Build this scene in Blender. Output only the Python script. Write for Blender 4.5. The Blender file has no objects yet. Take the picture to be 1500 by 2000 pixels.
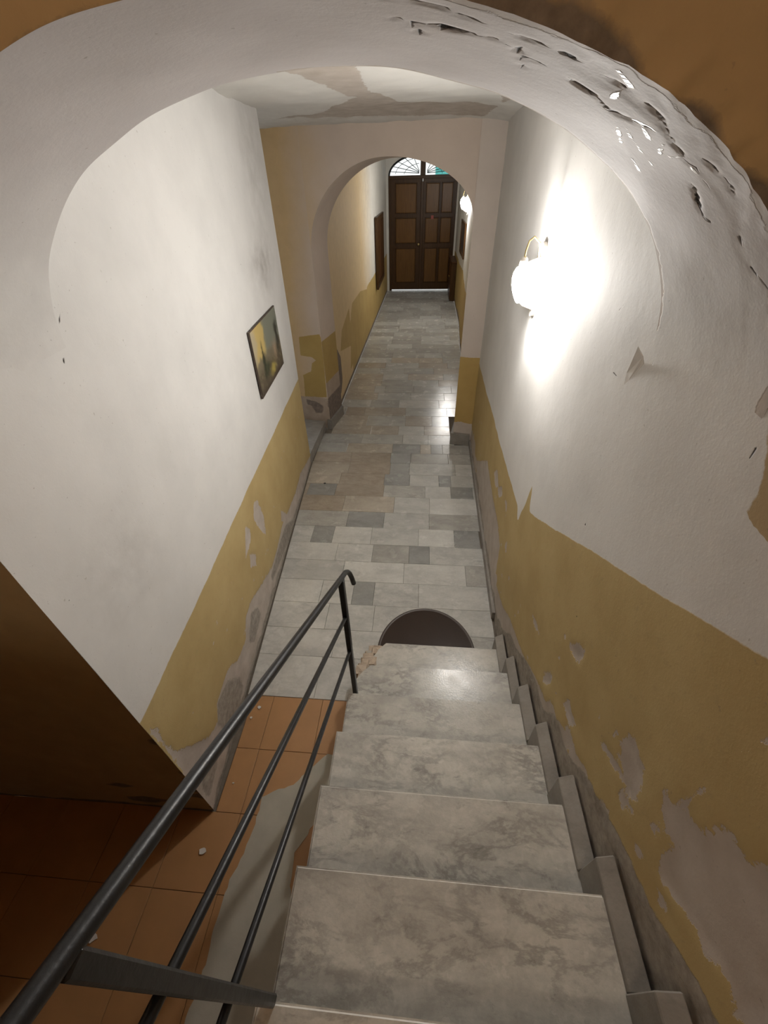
import bpy, bmesh, math, random
import numpy as np
from mathutils import Vector, Matrix
random.seed(7)
RNG = np.random.default_rng(11)
SC = bpy.context.scene
COL = SC.collection

# ------------------------------------------------------------------ camera
CAM_H, YAW, PITCH, ROLL, FPX = 2.6336, -0.09558, 0.68241, -0.02768, 813.27
def cam_axes():
    cy, sy, cp, sp = math.cos(YAW), math.sin(YAW), math.cos(PITCH), math.sin(PITCH)
    fwd = Vector((sy*cp, cy*cp, -sp)); r0 = Vector((cy, -sy, 0)); u0 = r0.cross(fwd)
    r = r0*math.cos(ROLL) + u0*math.sin(ROLL); u = -r0*math.sin(ROLL) + u0*math.cos(ROLL)
    return r, u, fwd
_r, _u, _f = cam_axes()
cam = bpy.data.cameras.new('camera'); cam_o = bpy.data.objects.new('camera', cam); COL.objects.link(cam_o)
cam.sensor_fit = 'VERTICAL'; cam.sensor_height = 24.0; cam.lens = FPX/2000*24.0; cam.clip_start = 0.02
cam_o.matrix_world = Matrix(((_r.x, _u.x, -_f.x, 0), (_r.y, _u.y, -_f.y, 0), (_r.z, _u.z, -_f.z, CAM_H), (0, 0, 0, 1)))
SC.camera = cam_o

# ------------------------------------------------------------------ sky, exposure
world = bpy.data.worlds.new('sky'); SC.world = world; world.use_nodes = True
_bg = world.node_tree.nodes['Background']; _bg.inputs[0].default_value = (0.86, 0.93, 1.0, 1); _bg.inputs[1].default_value = 2.2
SC.view_settings.view_transform = 'Standard'; SC.view_settings.look = 'None'
SC.view_settings.gamma = 1.0; SC.view_settings.use_curve_mapping = False; SC.view_settings.exposure = 0.0
LAMP_ONE, LAMP_TWO, LAMP_FILL = 540.0, 720.0, 44.0      # emission of the two wall bulbs and the added fill globe (their meshes are built below)

# outlines of peeled paint, stains, cracks and painted glints, in metres on their own walls
D = {
'R_bare': [[(0.988,1.195),(0.943,1.263),(0.889,1.307),(0.887,1.217),(0.964,1.183)],[(1.081,0.815),(1.044,0.903),(1.001,0.911),(1.009,0.851),(1.057,0.771)],[(0.871,0.979),(0.853,1.03),(0.807,1.023),(0.746,1.034),(0.783,0.958),(0.828,0.964)],[(0.795,0.915),(0.778,0.953),(0.682,0.968),(0.666,0.928),(0.718,0.891)],[(0.616,1.196),(0.603,1.228),(0.532,1.269),(0.491,1.279),(0.538,1.292),(0.556,1.295),(0.553,1.33),(0.573,1.352),(0.559,1.388),(0.566,1.41),(0.532,1.428),(0.497,1.403),(0.47,1.418),(0.438,1.352),(0.434,1.295),(0.45,1.27),(0.437,1.242),(0.415,1.274),(0.418,1.25),(0.44,1.231),(0.43,1.205),(0.484,1.202),(0.48,1.229),(0.45,1.256),(0.48,1.274),(0.541,1.23)],[(0.399,1.45),(0.406,1.483),(0.373,1.47),(0.365,1.508),(0.374,1.533),(0.362,1.589),(0.36,1.56),(0.343,1.527),(0.299,1.545),(0.293,1.61),(0.276,1.646),(0.233,1.648),(0.224,1.699),(0.214,1.731),(0.049,1.56),(0.042,1.384),(0.083,1.418),(0.119,1.415),(0.145,1.367),(0.178,1.372),(0.229,1.327),(0.275,1.288),(0.313,1.339),(0.312,1.419),(0.354,1.401)],[(0.37,1.34),(0.364,1.379),(0.347,1.376),(0.346,1.348)],[(0.368,1.597),(0.372,1.63),(0.359,1.631),(0.356,1.604)],[(0.375,1.785),(0.373,1.798),(0.366,1.797),(0.368,1.783)],[(0.369,1.845),(0.366,1.86),(0.355,1.865),(0.359,1.842)],[(0.434,1.51),(0.434,1.522),(0.428,1.52)],[(0.686,1.236),(0.68,1.255),(0.672,1.246)],[(2.859,0.752),(2.749,0.85),(2.614,0.787),(2.714,0.702)],[(2.641,0.755),(2.506,0.864),(2.452,0.816),(2.55,0.73)],[(2.355,0.852),(2.284,0.882),(2.253,0.784)],[(2.13,0.648),(2.075,0.713),(2.035,0.621)],[(0.462,1.033),(0.445,1.043),(0.402,1.014),(0.338,1.014),(0.365,0.958),(0.411,0.971)],[(0.358,1.213),(0.346,1.233),(0.316,1.233),(0.33,1.202)],[(0.085,1.0),(0.081,1.076),(0.071,1.03)],[(0.264,1.259),(0.225,1.284),(0.213,1.263),(0.236,1.237)],[(1.403,0.852),(1.313,0.889),(1.231,0.879),(1.315,0.843)],[(3.911,0.198),(3.217,0.633),(2.75,0.578),(2.495,0.583),(2.237,0.533),(2.202,0.395),(2.18,0.235),(1.842,0.329),(1.664,0.444),(1.339,0.553),(1.154,0.673),(1.021,0.734),(0.88,0.761),(0.77,0.751),(0.637,0.838),(0.674,0.678),(0.722,0.613),(0.922,0.75),(1.159,0.609),(1.407,0.354),(1.63,0.251),(1.899,0.127),(2.422,-0.036),(2.958,0.026)],[(0.637,0.838),(0.437,0.884),(0.366,0.986),(0.307,1.026),(0.099,1.015),(0.095,0.992),(0.355,0.974),(0.449,0.83)]],
'R_crack': [[(1.474,2.2),(1.413,2.166),(1.373,2.131),(1.328,2.119),(1.27,2.113)],[(1.17,2.247),(1.157,2.227),(1.147,2.206)],[(0.846,2.375),(0.824,2.362),(0.799,2.349)],[(0.802,2.353),(0.779,2.334)],[(1.201,2.479),(1.145,2.44)],[(0.723,2.23),(0.717,2.206)],[(1.464,2.287),(1.448,2.304),(1.398,2.36)]],
'R_flake': [(1.27,2.113),(1.275,2.158),(1.264,2.185),(1.226,2.249),(1.205,2.231),(1.202,2.211)],
'R_ochre': [[(0.682,2.218),(0.651,2.146),(0.606,2.222),(0.635,2.419),(0.819,2.517),(0.716,2.256)]],
'L_bare': [[(0.653,1.023),(0.653,0.988),(0.689,0.878),(0.663,0.793),(0.692,0.647),(0.789,0.494),(0.869,0.371),(0.965,0.32),(1.025,0.412),(1.182,0.418),(1.259,0.395),(1.345,0.309),(1.508,0.282),(1.598,0.39),(1.712,0.405),(2.189,0.23),(2.398,0.233),(2.663,0.278),(3.24,0.201),(3.53,0.23),(4.083,0.109),(4.159,-0.081),(2.767,-0.1),(1.679,-0.057),(0.864,0.039),(0.609,-0.006),(0.656,0.618)],[(2.208,0.882),(2.28,0.843),(2.31,0.677),(2.269,0.522),(2.211,0.594),(2.131,0.79)],[(1.972,0.859),(2.031,0.79),(1.987,0.709),(1.856,0.694)],[(1.923,0.662),(2.006,0.58),(1.968,0.504),(1.874,0.575)],[(2.701,0.416),(2.866,0.215),(2.781,0.219),(2.66,0.322)],[(1.613,0.379),(1.631,0.344),(1.514,0.342)],[(1.79,0.387),(1.802,0.352),(1.69,0.328)]],
'L_cem': [[(1.031,0.399),(1.182,0.361),(1.296,0.185),(1.301,0.08),(1.122,0.044),(0.985,0.184),(0.958,0.311)],[(1.69,0.328),(1.803,0.245),(1.807,0.151),(1.61,0.111),(1.535,0.202)],[(2.758,0.193),(3.009,0.049),(2.707,0.029),(2.415,0.08),(2.161,0.125),(2.146,0.187),(2.521,0.205)],[(0.764,0.319),(0.909,0.202),(0.806,0.13),(0.668,0.112),(0.671,0.251)]],
'L_crack': [[(1.202,2.291),(1.175,2.241),(1.159,2.209)],[(1.282,2.397),(1.21,2.303)],[(0.731,1.286),(0.759,1.291),(0.802,1.243)],[(0.817,1.185),(0.907,1.176),(0.97,1.162)],[(0.83,1.152),(0.908,1.142),(0.988,1.146)],[(0.864,1.107),(0.947,1.116),(1.023,1.109)],[(0.757,1.262),(0.803,1.23)]],
'F_grey': [[(0.021,2.785),(0.108,2.789),(0.125,2.763),(0.168,2.746),(0.205,2.735),(0.235,2.713),(0.217,2.716),(0.152,2.742),(0.084,2.768)],[(0.208,2.724),(0.238,2.713),(0.321,2.663),(0.314,2.66)],[(0.304,2.669),(0.318,2.671),(0.337,2.663),(0.337,2.649),(0.325,2.655)],[(0.4,2.592),(0.42,2.59),(0.447,2.574),(0.489,2.568),(0.606,2.437),(0.503,2.466)]],
'S_crack': [[(1.044,0.782),(1.023,0.776),(0.996,0.775),(0.976,0.775),(0.957,0.782),(0.932,0.787),(0.911,0.788),(0.87,0.793),(0.83,0.798),(0.806,0.797),(0.768,0.8),(0.732,0.805)],[(1.033,0.853),(1.012,0.861),(0.99,0.856),(0.979,0.853),(0.938,0.847),(0.91,0.84),(0.89,0.848),(0.875,0.854),(0.872,0.83)],[(0.875,0.854),(0.857,0.921),(0.849,0.964)],[(0.863,0.88),(0.832,0.877),(0.803,0.876),(0.784,0.881),(0.753,0.879),(0.728,0.895),(0.704,0.893)],[(1.013,0.871),(1.001,0.914)],[(0.731,0.892),(0.717,0.905),(0.699,0.891),(0.667,0.87),(0.649,0.851)],[(0.7,0.808),(0.683,0.803),(0.664,0.806),(0.646,0.821),(0.623,0.835),(0.592,0.842),(0.572,0.848)],[(0.563,0.839),(0.528,0.848),(0.511,0.847)],[(0.526,0.891),(0.489,0.913),(0.46,0.916),(0.446,0.914),(0.437,0.9)],[(0.582,0.802),(0.552,0.799),(0.523,0.792),(0.504,0.804)],[(0.351,0.833),(0.326,0.806),(0.299,0.784)],[(0.412,0.838),(0.388,0.838)]],
'S_wide': [[(0.979,0.843),(0.964,0.842),(0.938,0.847),(0.977,0.87)],[(0.83,0.798),(0.824,0.787),(0.807,0.796),(0.81,0.805)],[(0.791,0.892),(0.784,0.881),(0.753,0.879),(0.728,0.895),(0.749,0.888),(0.773,0.894)],[(0.688,0.804),(0.676,0.801),(0.655,0.811),(0.656,0.817),(0.672,0.812)],[(0.526,0.891),(0.501,0.897),(0.46,0.916),(0.446,0.917),(0.471,0.918),(0.489,0.916)]],
'S_glint': [[(0.699,0.891),(0.685,0.877),(0.671,0.862),(0.649,0.846)],[(0.67,0.922),(0.641,0.948),(0.61,0.968)],[(0.666,0.866),(0.632,0.896)],[(0.597,1.033),(0.558,1.052)],[(0.596,0.971),(0.574,0.978)],[(0.622,0.862),(0.594,0.922)],[(0.589,0.887),(0.592,0.847)],[(0.765,0.76),(0.745,0.777),(0.729,0.791)],[(0.729,0.854),(0.736,0.809)],[(0.677,0.945),(0.626,1.025)],[(0.565,0.849),(0.551,0.847)]],
'A_dado': [[(-1.909,1.16),(-1.64,1.206),(-1.626,1.161),(-1.625,0.905),(-1.637,0.437),(-1.94,0.413),(-1.922,0.653),(-1.928,0.7),(-1.808,0.756),(-1.781,0.86),(-1.721,0.898),(-1.776,0.933),(-1.92,0.945)]],
'A_cem': [[(-1.931,0.389),(-1.78,0.36),(-1.702,0.317),(-1.722,0.212),(-1.814,0.202),(-1.866,0.3),(-1.923,0.314)],[(-1.645,1.206),(-1.619,1.212),(-1.626,1.161)],[(-1.643,0.386),(-1.624,0.388),(-1.608,0.301),(-1.634,0.299)]],
'C_dado': [[(4.821,1.172),(5.385,0.99),(5.113,0.964),(4.933,0.969),(4.973,0.823),(4.876,0.758),(4.757,1.059)],[(6.881,1.042),(6.171,0.903),(5.975,0.683),(6.826,0.494),(6.92,0.58)],[(7.187,1.038),(8.128,1.023),(10.106,0.72),(10.071,0.618),(10.849,0.383),(8.852,0.258),(6.896,0.172),(6.671,0.162),(7.024,0.914)]],
'C_cem': [[(5.669,0.856),(5.942,0.617),(5.95,0.291),(5.789,0.146),(5.422,0.236),(5.348,0.527),(5.282,0.735),(5.37,0.834)],[(5.142,0.785),(5.306,0.714),(5.288,0.55),(5.328,0.277),(5.218,0.14),(4.827,0.326),(4.88,0.71)],[(5.479,1.164),(5.567,1.073),(5.465,1.012),(5.383,1.047)]],
}

# ------------------------------------------------------------------ helpers
def lin(r, g, b):
    f = lambda c: (c/255/12.92) if c/255 <= 0.04045 else ((c/255+0.055)/1.055)**2.4
    return (f(r), f(g), f(b), 1.0)
class NT:
    def __init__(s, name):
        s.m = bpy.data.materials.new(name); s.m.use_nodes = True; s.t = s.m.node_tree
        s.b = s.t.nodes['Principled BSDF']; s.out = s.t.nodes['Material Output']
    def n(s, typ, **kw):
        nd = s.t.nodes.new(typ)
        for k, v in kw.items():
            if k.startswith('_'): setattr(nd, k[1:], v)
            else:
                key = k.replace('__', ' ')
                s.set(nd.inputs[int(key[1:])] if key[0] == 'i' and key[1:].isdigit() else nd.inputs[key], v)
        return nd
    def set(s, inp, v):
        if hasattr(v, 'is_output') or isinstance(v, bpy.types.NodeSocket): s.t.links.new(v, inp)
        else: inp.default_value = v
    def co(s): 
        if not hasattr(s, '_co'): s._co = s.n('ShaderNodeTexCoord').outputs['Object']
        return s._co
    def noise(s, scale, detail=4, rough=0.55, vec=None, dist=0.0):
        return s.n('ShaderNodeTexNoise', Vector=vec if vec is not None else s.co(), Scale=scale, Detail=detail, Roughness=rough, Distortion=dist).outputs['Fac']
    def math(s, op, a, b=0.0, clamp=False):
        return s.n('ShaderNodeMath', _operation=op, _use_clamp=clamp, i0=a, i1=b).outputs[0]
    def rng(s, v, a, b, c=0.0, d=1.0, smooth=False):
        return s.n('ShaderNodeMapRange', _interpolation_type='SMOOTHSTEP' if smooth else 'LINEAR', Value=v, i1=a, i2=b, i3=c, i4=d).outputs[0]
    def mix(s, f, a, b, blend='MIX'):
        nd = s.n('ShaderNodeMix', _data_type='RGBA', _blend_type=blend)
        s.set(nd.inputs[0], f); s.set(nd.inputs[6], a); s.set(nd.inputs[7], b); return nd.outputs[2]
    def attr(s, name): return s.n('ShaderNodeAttribute', _attribute_name=name).outputs['Fac']
    def bump(s, h, dist=0.003, strength=1.0):
        nd = s.n('ShaderNodeBump', Height=h, Distance=dist, Strength=strength); s.set(s.b.inputs['Normal'], nd.outputs[0])
    def fin(s, col=None, rough=0.6, metal=0.0, spec=0.5, **kw):
        if col is not None: s.set(s.b.inputs['Base Color'], col)
        s.set(s.b.inputs['Roughness'], rough); s.set(s.b.inputs['Metallic'], metal); s.set(s.b.inputs['Specular IOR Level'], spec)
        for k, v in kw.items(): s.set(s.b.inputs[k.replace('__', ' ')], v)
        return s.m

def mesh_obj(name, verts, faces, mat=None, parent=None, smooth=False):
    me = bpy.data.meshes.new(name); me.from_pydata([tuple(v) for v in verts], [], faces); me.update()
    return link(name, me, mat, parent, smooth)
def link(name, me, mat=None, parent=None, smooth=False):
    o = bpy.data.objects.new(name, me); COL.objects.link(o)
    if mat is not None: me.materials.append(mat)
    if smooth: me.polygons.foreach_set('use_smooth', [True]*len(me.polygons))
    if parent is not None: o.parent = parent
    return o
def bm_obj(name, bm, mat=None, parent=None, smooth=False):
    bmesh.ops.recalc_face_normals(bm, faces=bm.faces)
    me = bpy.data.meshes.new(name); bm.to_mesh(me); bm.free()
    return link(name, me, mat, parent, smooth)
def tag(o, label=None, cat=None, group=None, kind=None):
    for k, v in (('label', label), ('category', cat), ('group', group), ('kind', kind)):
        if v: o[k] = v
    return o
def empty(name, loc, label=None, cat=None, group=None, kind=None):
    o = bpy.data.objects.new(name, None); COL.objects.link(o); o.location = loc; o.empty_display_size = 0.1
    return tag(o, label, cat, group, kind)
def add_box(bm, c, s, bevel=0.0, seg=1, rot=None):
    r = bmesh.ops.create_cube(bm, size=1.0); vs = r['verts']
    bmesh.ops.scale(bm, vec=s, verts=vs)
    if bevel > 0:
        es = list({e for v in vs for e in v.link_edges})
        g = bmesh.ops.bevel(bm, geom=es, offset=bevel, segments=seg, profile=0.5, affect='EDGES'); 
        vs = list({v for f in g['faces'] for v in f.verts} | {v for v in vs if v.is_valid})
    if rot is not None: bmesh.ops.rotate(bm, cent=(0, 0, 0), matrix=rot, verts=vs)
    bmesh.ops.translate(bm, vec=c, verts=vs)
    return vs
def add_tube(bm, pts, r, seg=10, cap=True):
    pts = [Vector(p) for p in pts]; rings = []; n = len(pts)
    rr = r if isinstance(r, (list, tuple)) else [r]*n
    t0 = (pts[1]-pts[0]).normalized(); up = Vector((0, 0, 1)) if abs(t0.z) < 0.9 else Vector((1, 0, 0))
    nx = t0.cross(up).normalized()
    for i, p in enumerate(pts):
        t = ((pts[min(i+1, n-1)]-p).normalized() + (p-pts[max(i-1, 0)]).normalized())
        t = t.normalized() if t.length > 1e-6 else t0
        nx = (nx - t*nx.dot(t)).normalized(); ny = t.cross(nx)
        rings.append([bm.verts.new(p + (nx*math.cos(a)+ny*math.sin(a))*rr[i]) for a in [2*math.pi*k/seg for k in range(seg)]])
    for a, b in zip(rings, rings[1:]):
        for k in range(seg): bm.faces.new((a[k], a[(k+1) % seg], b[(k+1) % seg], b[k]))
    if cap: bm.faces.new(rings[0][::-1]); bm.faces.new(rings[-1])
def add_lathe(bm, prof, seg=24, mat=Matrix.Identity(4)):
    rings = []
    for r, z in prof:
        rings.append([bm.verts.new(mat @ Vector((r*math.cos(a), r*math.sin(a), z))) for a in [2*math.pi*k/seg for k in range(seg)]])
    for a, b in zip(rings, rings[1:]):
        for k in range(seg): bm.faces.new((a[k], a[(k+1) % seg], b[(k+1) % seg], b[k]))
    bm.faces.new(rings[0][::-1]); bm.faces.new(rings[-1])
def add_prism(bm, poly, lo, hi, axes='xyz'):
    # poly in the first two named axes, extruded along the third
    idx = ['xyz'.index(c) for c in axes]
    def mk(p, h):
        v = [0, 0, 0]; v[idx[0]], v[idx[1]], v[idx[2]] = p[0], p[1], h; return bm.verts.new(v)
    a = [mk(p, lo) for p in poly]; b = [mk(p, hi) for p in poly]; n = len(poly)
    bm.faces.new(a[::-1]); bm.faces.new(b)
    for i in range(n): bm.faces.new((a[i], a[(i+1) % n], b[(i+1) % n], b[i]))

def sdf_poly(P, poly):
    # signed distance to a closed outline, positive inside
    poly = np.asarray(poly, float); d = np.full(len(P), 1e9); ins = np.zeros(len(P), bool)
    for i in range(len(poly)):
        a = poly[i]; b = poly[(i+1) % len(poly)]; e = b-a; w = P-a
        t = np.clip((w@e)/max(e@e, 1e-12), 0, 1); q = w-t[:, None]*e
        d = np.minimum(d, np.hypot(q[:, 0], q[:, 1]))
        c = (a[1] > P[:, 1]) != (b[1] > P[:, 1])
        if abs(b[1]-a[1]) > 1e-12: ins ^= c & (P[:, 0] < (b[0]-a[0])*(P[:, 1]-a[1])/(b[1]-a[1])+a[0])
    return np.where(ins, d, -d)
def sdf_polys(P, polys): 
    r = np.full(len(P), -9.0)
    for p in polys: r = np.maximum(r, sdf_poly(P, p))
    return r
def sdf_lines(P, lines):
    d = np.full(len(P), 9.0)
    for L in lines:
        L = np.asarray(L, float)
        for a, b in zip(L, L[1:]):
            e = b-a; w = P-a; t = np.clip((w@e)/max(e@e, 1e-12), 0, 1); q = w-t[:, None]*e
            d = np.minimum(d, np.hypot(q[:, 0], q[:, 1]))
    return -d
def sdf_dots(P, dots):
    r = np.full(len(P), -9.0)
    for x, y, s in dots: r = np.maximum(r, s-np.hypot(P[:, 0]-x, P[:, 1]-y))
    return r
_W = [(RNG.normal(size=2), RNG.uniform(0, 6.28)) for _ in range(40)]
def vnoise(P, f, k0=0):
    # smooth wavy value in about -1..1
    s = np.zeros(len(P))
    for k in range(10):
        w, ph = _W[(k+k0) % 40]; s += np.sin((P@w)*f*(1+0.35*k)+ph)/(1+0.35*k)
    return s/2.6

ATTRS = ('dado', 'bare', 'cement', 'ochre', 'tan', 'crack', 'glint', 'stain')
class Sheet:
    """a surface built of quad grids that carries the outlines of its coats of paint as attributes"""
    def __init__(s): s.v = []; s.f = []; s.a = {k: [] for k in ATTRS}; s.n = 0
    def grid(s, P, nu, nv, attrs=None, flip=False):
        P = np.asarray(P).reshape(-1, 3); base = s.n; s.v.append(P); s.n += len(P)
        for k in ATTRS:
            s.a[k].append(np.asarray(attrs[k], float) if attrs and k in attrs else np.full(len(P), -1.0 if k != 'stain' else 0.0))
        i, j = np.meshgrid(np.arange(nu-1), np.arange(nv-1), indexing='ij'); q = base+i*nv+j
        F = np.stack([q, q+nv, q+nv+1, q+1], -1).reshape(-1, 4)
        s.f.append(F[:, ::-1] if flip else F)
    def box(s, lo, hi):
        x0, y0, z0 = lo; x1, y1, z1 = hi
        for A, B, Cc, Dd in (((x0, y0, z0), (x1, y0, z0), (x0, y0, z1), (x1, y0, z1)), ((x0, y1, z0), (x1, y1, z0), (x0, y1, z1), (x1, y1, z1)),
                             ((x0, y0, z0), (x0, y1, z0), (x0, y0, z1), (x0, y1, z1)), ((x1, y0, z0), (x1, y1, z0), (x1, y0, z1), (x1, y1, z1)),
                             ((x0, y0, z0), (x1, y0, z0), (x0, y1, z0), (x1, y1, z0)), ((x0, y0, z1), (x1, y0, z1), (x0, y1, z1), (x1, y1, z1))):
            s.grid([A, Cc, B, Dd], 2, 2)
    def build(s, name, mat, parent=None, kind='structure', smooth=True):
        V = np.concatenate(s.v); F = np.concatenate(s.f); me = bpy.data.meshes.new(name)
        me.vertices.add(len(V)); me.vertices.foreach_set('co', V.astype(np.float32).ravel())
        me.loops.add(F.size); me.loops.foreach_set('vertex_index', F.astype(np.int32).ravel())
        me.polygons.add(len(F)); me.polygons.foreach_set('loop_start', np.arange(0, F.size, 4, dtype=np.int32))
        me.update(calc_edges=True); me.validate()
        for k in ATTRS:
            at = me.attributes.new(k, 'FLOAT', 'POINT'); at.data.foreach_set('value', np.concatenate(s.a[k]).astype(np.float32))
        o = link(name, me, mat, parent, smooth)
        if kind and parent is None: o['kind'] = kind
        return o
def lat(u, v):
    U, V = np.meshgrid(u, v, indexing='ij'); return np.stack([U.ravel(), V.ravel()], -1), len(u), len(v)
def steps(a, b, h): return np.linspace(a, b, max(2, int(round(abs(b-a)/h))+1))

# ------------------------------------------------------------------ materials
def paint(name, upper=(0.69, 0.675, 0.65), dado=(0.50, 0.385, 0.185), bare=(0.53, 0.475, 0.425), cement=(0.24, 0.215, 0.185),
          ochre=(0.43, 0.32, 0.175), tan=(0.60, 0.46, 0.29), amp=0.03, rough=0.75, wave=1.0, soft=0.12):
    m = NT(name); c4 = lambda c: (*c, 1)
    nf = m.noise(28, 6, 0.65); nb = m.noise(3.1, 5, 0.6); ng = m.noise(160, 3, 0.6); nm = m.noise(9, 5, 0.6)
    def mask(a, amp, w, nz): 
        return m.rng(m.math('ADD', m.attr(a), m.math('MULTIPLY', m.math('SUBTRACT', nz, 0.5), amp)), -w, w)
    col = m.mix(m.rng(nb, 0.35, 0.7), c4(upper), c4([x*0.90 for x in upper]))
    kt = mask('tan', 0.35, soft, nb); col = m.mix(kt, col, m.mix(m.rng(nm, 0.3, 0.7), c4(tan), c4([x*0.9 for x in tan])))
    kd = mask('dado', 0.012, 0.0025, nf)
    dcol = m.mix(m.rng(nb, 0.3, 0.72), c4(dado), c4((dado[0]*0.84, dado[1]*0.80, dado[2]*0.72)))
    dcol = m.mix(m.rng(nf, 0.58, 0.8), dcol, c4([x*0.8 for x in dado]))
    col = m.mix(kd, col, dcol)
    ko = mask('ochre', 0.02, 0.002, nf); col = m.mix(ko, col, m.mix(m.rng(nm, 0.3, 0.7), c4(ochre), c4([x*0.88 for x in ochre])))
    kb = mask('bare', amp*1.6, 0.002, m.math('ADD', m.math('MULTIPLY', nf, 0.6), m.math('MULTIPLY', m.noise(75, 4, 0.7), 0.4)))
    bcol = m.mix(m.rng(nm, 0.3, 0.7), c4(bare), c4((bare[0]*0.8, bare[1]*0.77, bare[2]*0.74))); col = m.mix(kb, col, bcol)
    kc = mask('cement', amp*1.4, 0.006, nf)
    ccol = m.mix(m.rng(nf, 0.35, 0.68), c4(cement), c4([x*1.7 for x in cement])); col = m.mix(kc, col, ccol)
    kr = mask('crack', 0.004, 0.0012, nf); col = m.mix(kr, col, (0.035, 0.028, 0.022, 1))
    st = m.math('MULTIPLY', m.attr('stain'), m.rng(nm, 0.25, 0.75), clamp=True)
    col = m.mix(m.math('MULTIPLY', st, 0.55), col, (0.16, 0.13, 0.10, 1))
    sp = m.rng(m.noise(75, 2, 0.5), 0.73, 0.76); col = m.mix(m.math('MULTIPLY', sp, 0.35), col, (0.2, 0.16, 0.12, 1))
    h = m.math('MULTIPLY', ng, 0.12); h = m.math('ADD', h, m.math('MULTIPLY', nf, 0.22)); h = m.math('ADD', h, m.math('MULTIPLY', nm, 0.7*wave))
    h = m.math('SUBTRACT', h, m.math('MULTIPLY', kb, 0.55)); h = m.math('SUBTRACT', h, m.math('MULTIPLY', kc, 0.6)); h = m.math('SUBTRACT', h, m.math('MULTIPLY', kr, 1.5))
    h = m.math('ADD', h, m.math('MULTIPLY', kd, 0.12))
    kg = m.rng(m.attr('glint'), -0.001, 0.001); col = m.mix(kg, col, (0.85, 0.84, 0.83, 1)); wr = m.noise(34, 4, 0.6, dist=1.5)  # white colour paints in the glints on the shiny strips
    h = m.math('ADD', h, m.math('MULTIPLY', m.math('MULTIPLY', wr, kg), 1.5))
    m.bump(h, 0.004, 0.55)
    m.fin(col, m.rng(kg, 0, 1, rough, 0.42), spec=m.rng(kg, 0, 1, 0.3, 0.16)); return m.m
def marble(name, light, dark, vein=0.6, scale=1.0, rough=0.3, dirt=0.0):
    m = NT(name); oi = m.n('ShaderNodeObjectInfo')
    off = m.n('ShaderNodeVectorMath', _operation='ADD', i0=m.n('ShaderNodeVectorMath', _operation='MULTIPLY', i0=oi.outputs['Random'], i1=(37.0, 91.0, 13.0)).outputs[0], i1=m.co()).outputs[0]
    mp = m.n('ShaderNodeMapping', Vector=off, Rotation=(0.3, 0.2, 0.62), Scale=(1.0, 2.1, 1.5)).outputs[0]
    w = m.noise(2.6*scale, 9, 0.66, mp, 0.35); v = m.math('ABSOLUTE', m.math('SUBTRACT', w, 0.5)); v = m.rng(v, 0.0, 0.06, 1.0, 0.0, True)
    v = m.math('MULTIPLY', v, m.rng(m.noise(1.9*scale, 3, 0.5, off), 0.42, 0.62))
    cl = m.rng(m.noise(2.8*scale, 8, 0.68, mp, 0.25), 0.36, 0.72, smooth=True); fl = m.rng(m.noise(9*scale, 7, 0.7, mp, 0.3), 0.58, 0.76)
    col = m.mix(cl, (*light, 1), (*[a*0.62+b*0.38 for a, b in zip(light, dark)], 1))
    col = m.mix(m.math('MULTIPLY', v, vein*0.42), col, (*dark, 1)); col = m.mix(m.math('MULTIPLY', fl, vein*0.6), col, (*[x*0.85 for x in dark], 1))
    gr = m.rng(m.noise(38*scale, 5, 0.7, off), 0.3, 0.75); col = m.mix(m.math('MULTIPLY', gr, 0.22), col, (*dark, 1))
    tint = m.rng(oi.outputs['Random'], 0, 1, 0.90, 1.08); hs = m.n('ShaderNodeHueSaturation', Value=tint, Color=col); col = hs.outputs[0]
    if dirt: col = m.mix(m.math('MULTIPLY', m.rng(m.noise(5, 5, 0.65), 0.4, 0.75), dirt), col, (0.13, 0.105, 0.08, 1))
    m.bump(m.math('ADD', m.math('MULTIPLY', m.noise(14, 4), 0.6), m.noise(120, 2)), 0.0012, 0.35)
    m.fin(col, m.rng(m.noise(7, 4), 0.3, 0.7, rough*0.85, rough*1.35), spec=0.5); return m.m
def plain(name, col, rough=0.5, metal=0.0, var=0.25, scale=20, bumpd=0.0, spec=0.5, **kw):
    m = NT(name); n = m.noise(scale, 5, 0.6)
    c = m.mix(n, (*[min(1, x*(1+var)) for x in col], 1), (*[x*(1-var) for x in col], 1))
    if bumpd: m.bump(m.noise(scale*3, 4), bumpd, 0.5)
    return m.fin(c, m.rng(n, 0.2, 0.8, rough*0.85, min(1, rough*1.2)), metal, spec, **kw)
def wood(name, a, b, rough=0.35, axis='Z'):
    m = NT(name); mp = m.n('ShaderNodeMapping', Vector=m.co(), Scale=(14, 14, 1.1) if axis == 'Z' else (1.1, 14, 14)).outputs[0]
    g = m.noise(2.4, 8, 0.65, mp, 0.8); c = m.mix(m.rng(g, 0.3, 0.7), (*a, 1), (*b, 1))
    m.bump(g, 0.001, 0.3); return m.fin(c, rough, spec=0.25)
def glow(name, col, strength):
    m = NT(name); return m.fin((0.9, 0.9, 0.88, 1), 0.3, Emission__Color=(*col, 1), Emission__Strength=strength)

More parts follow.
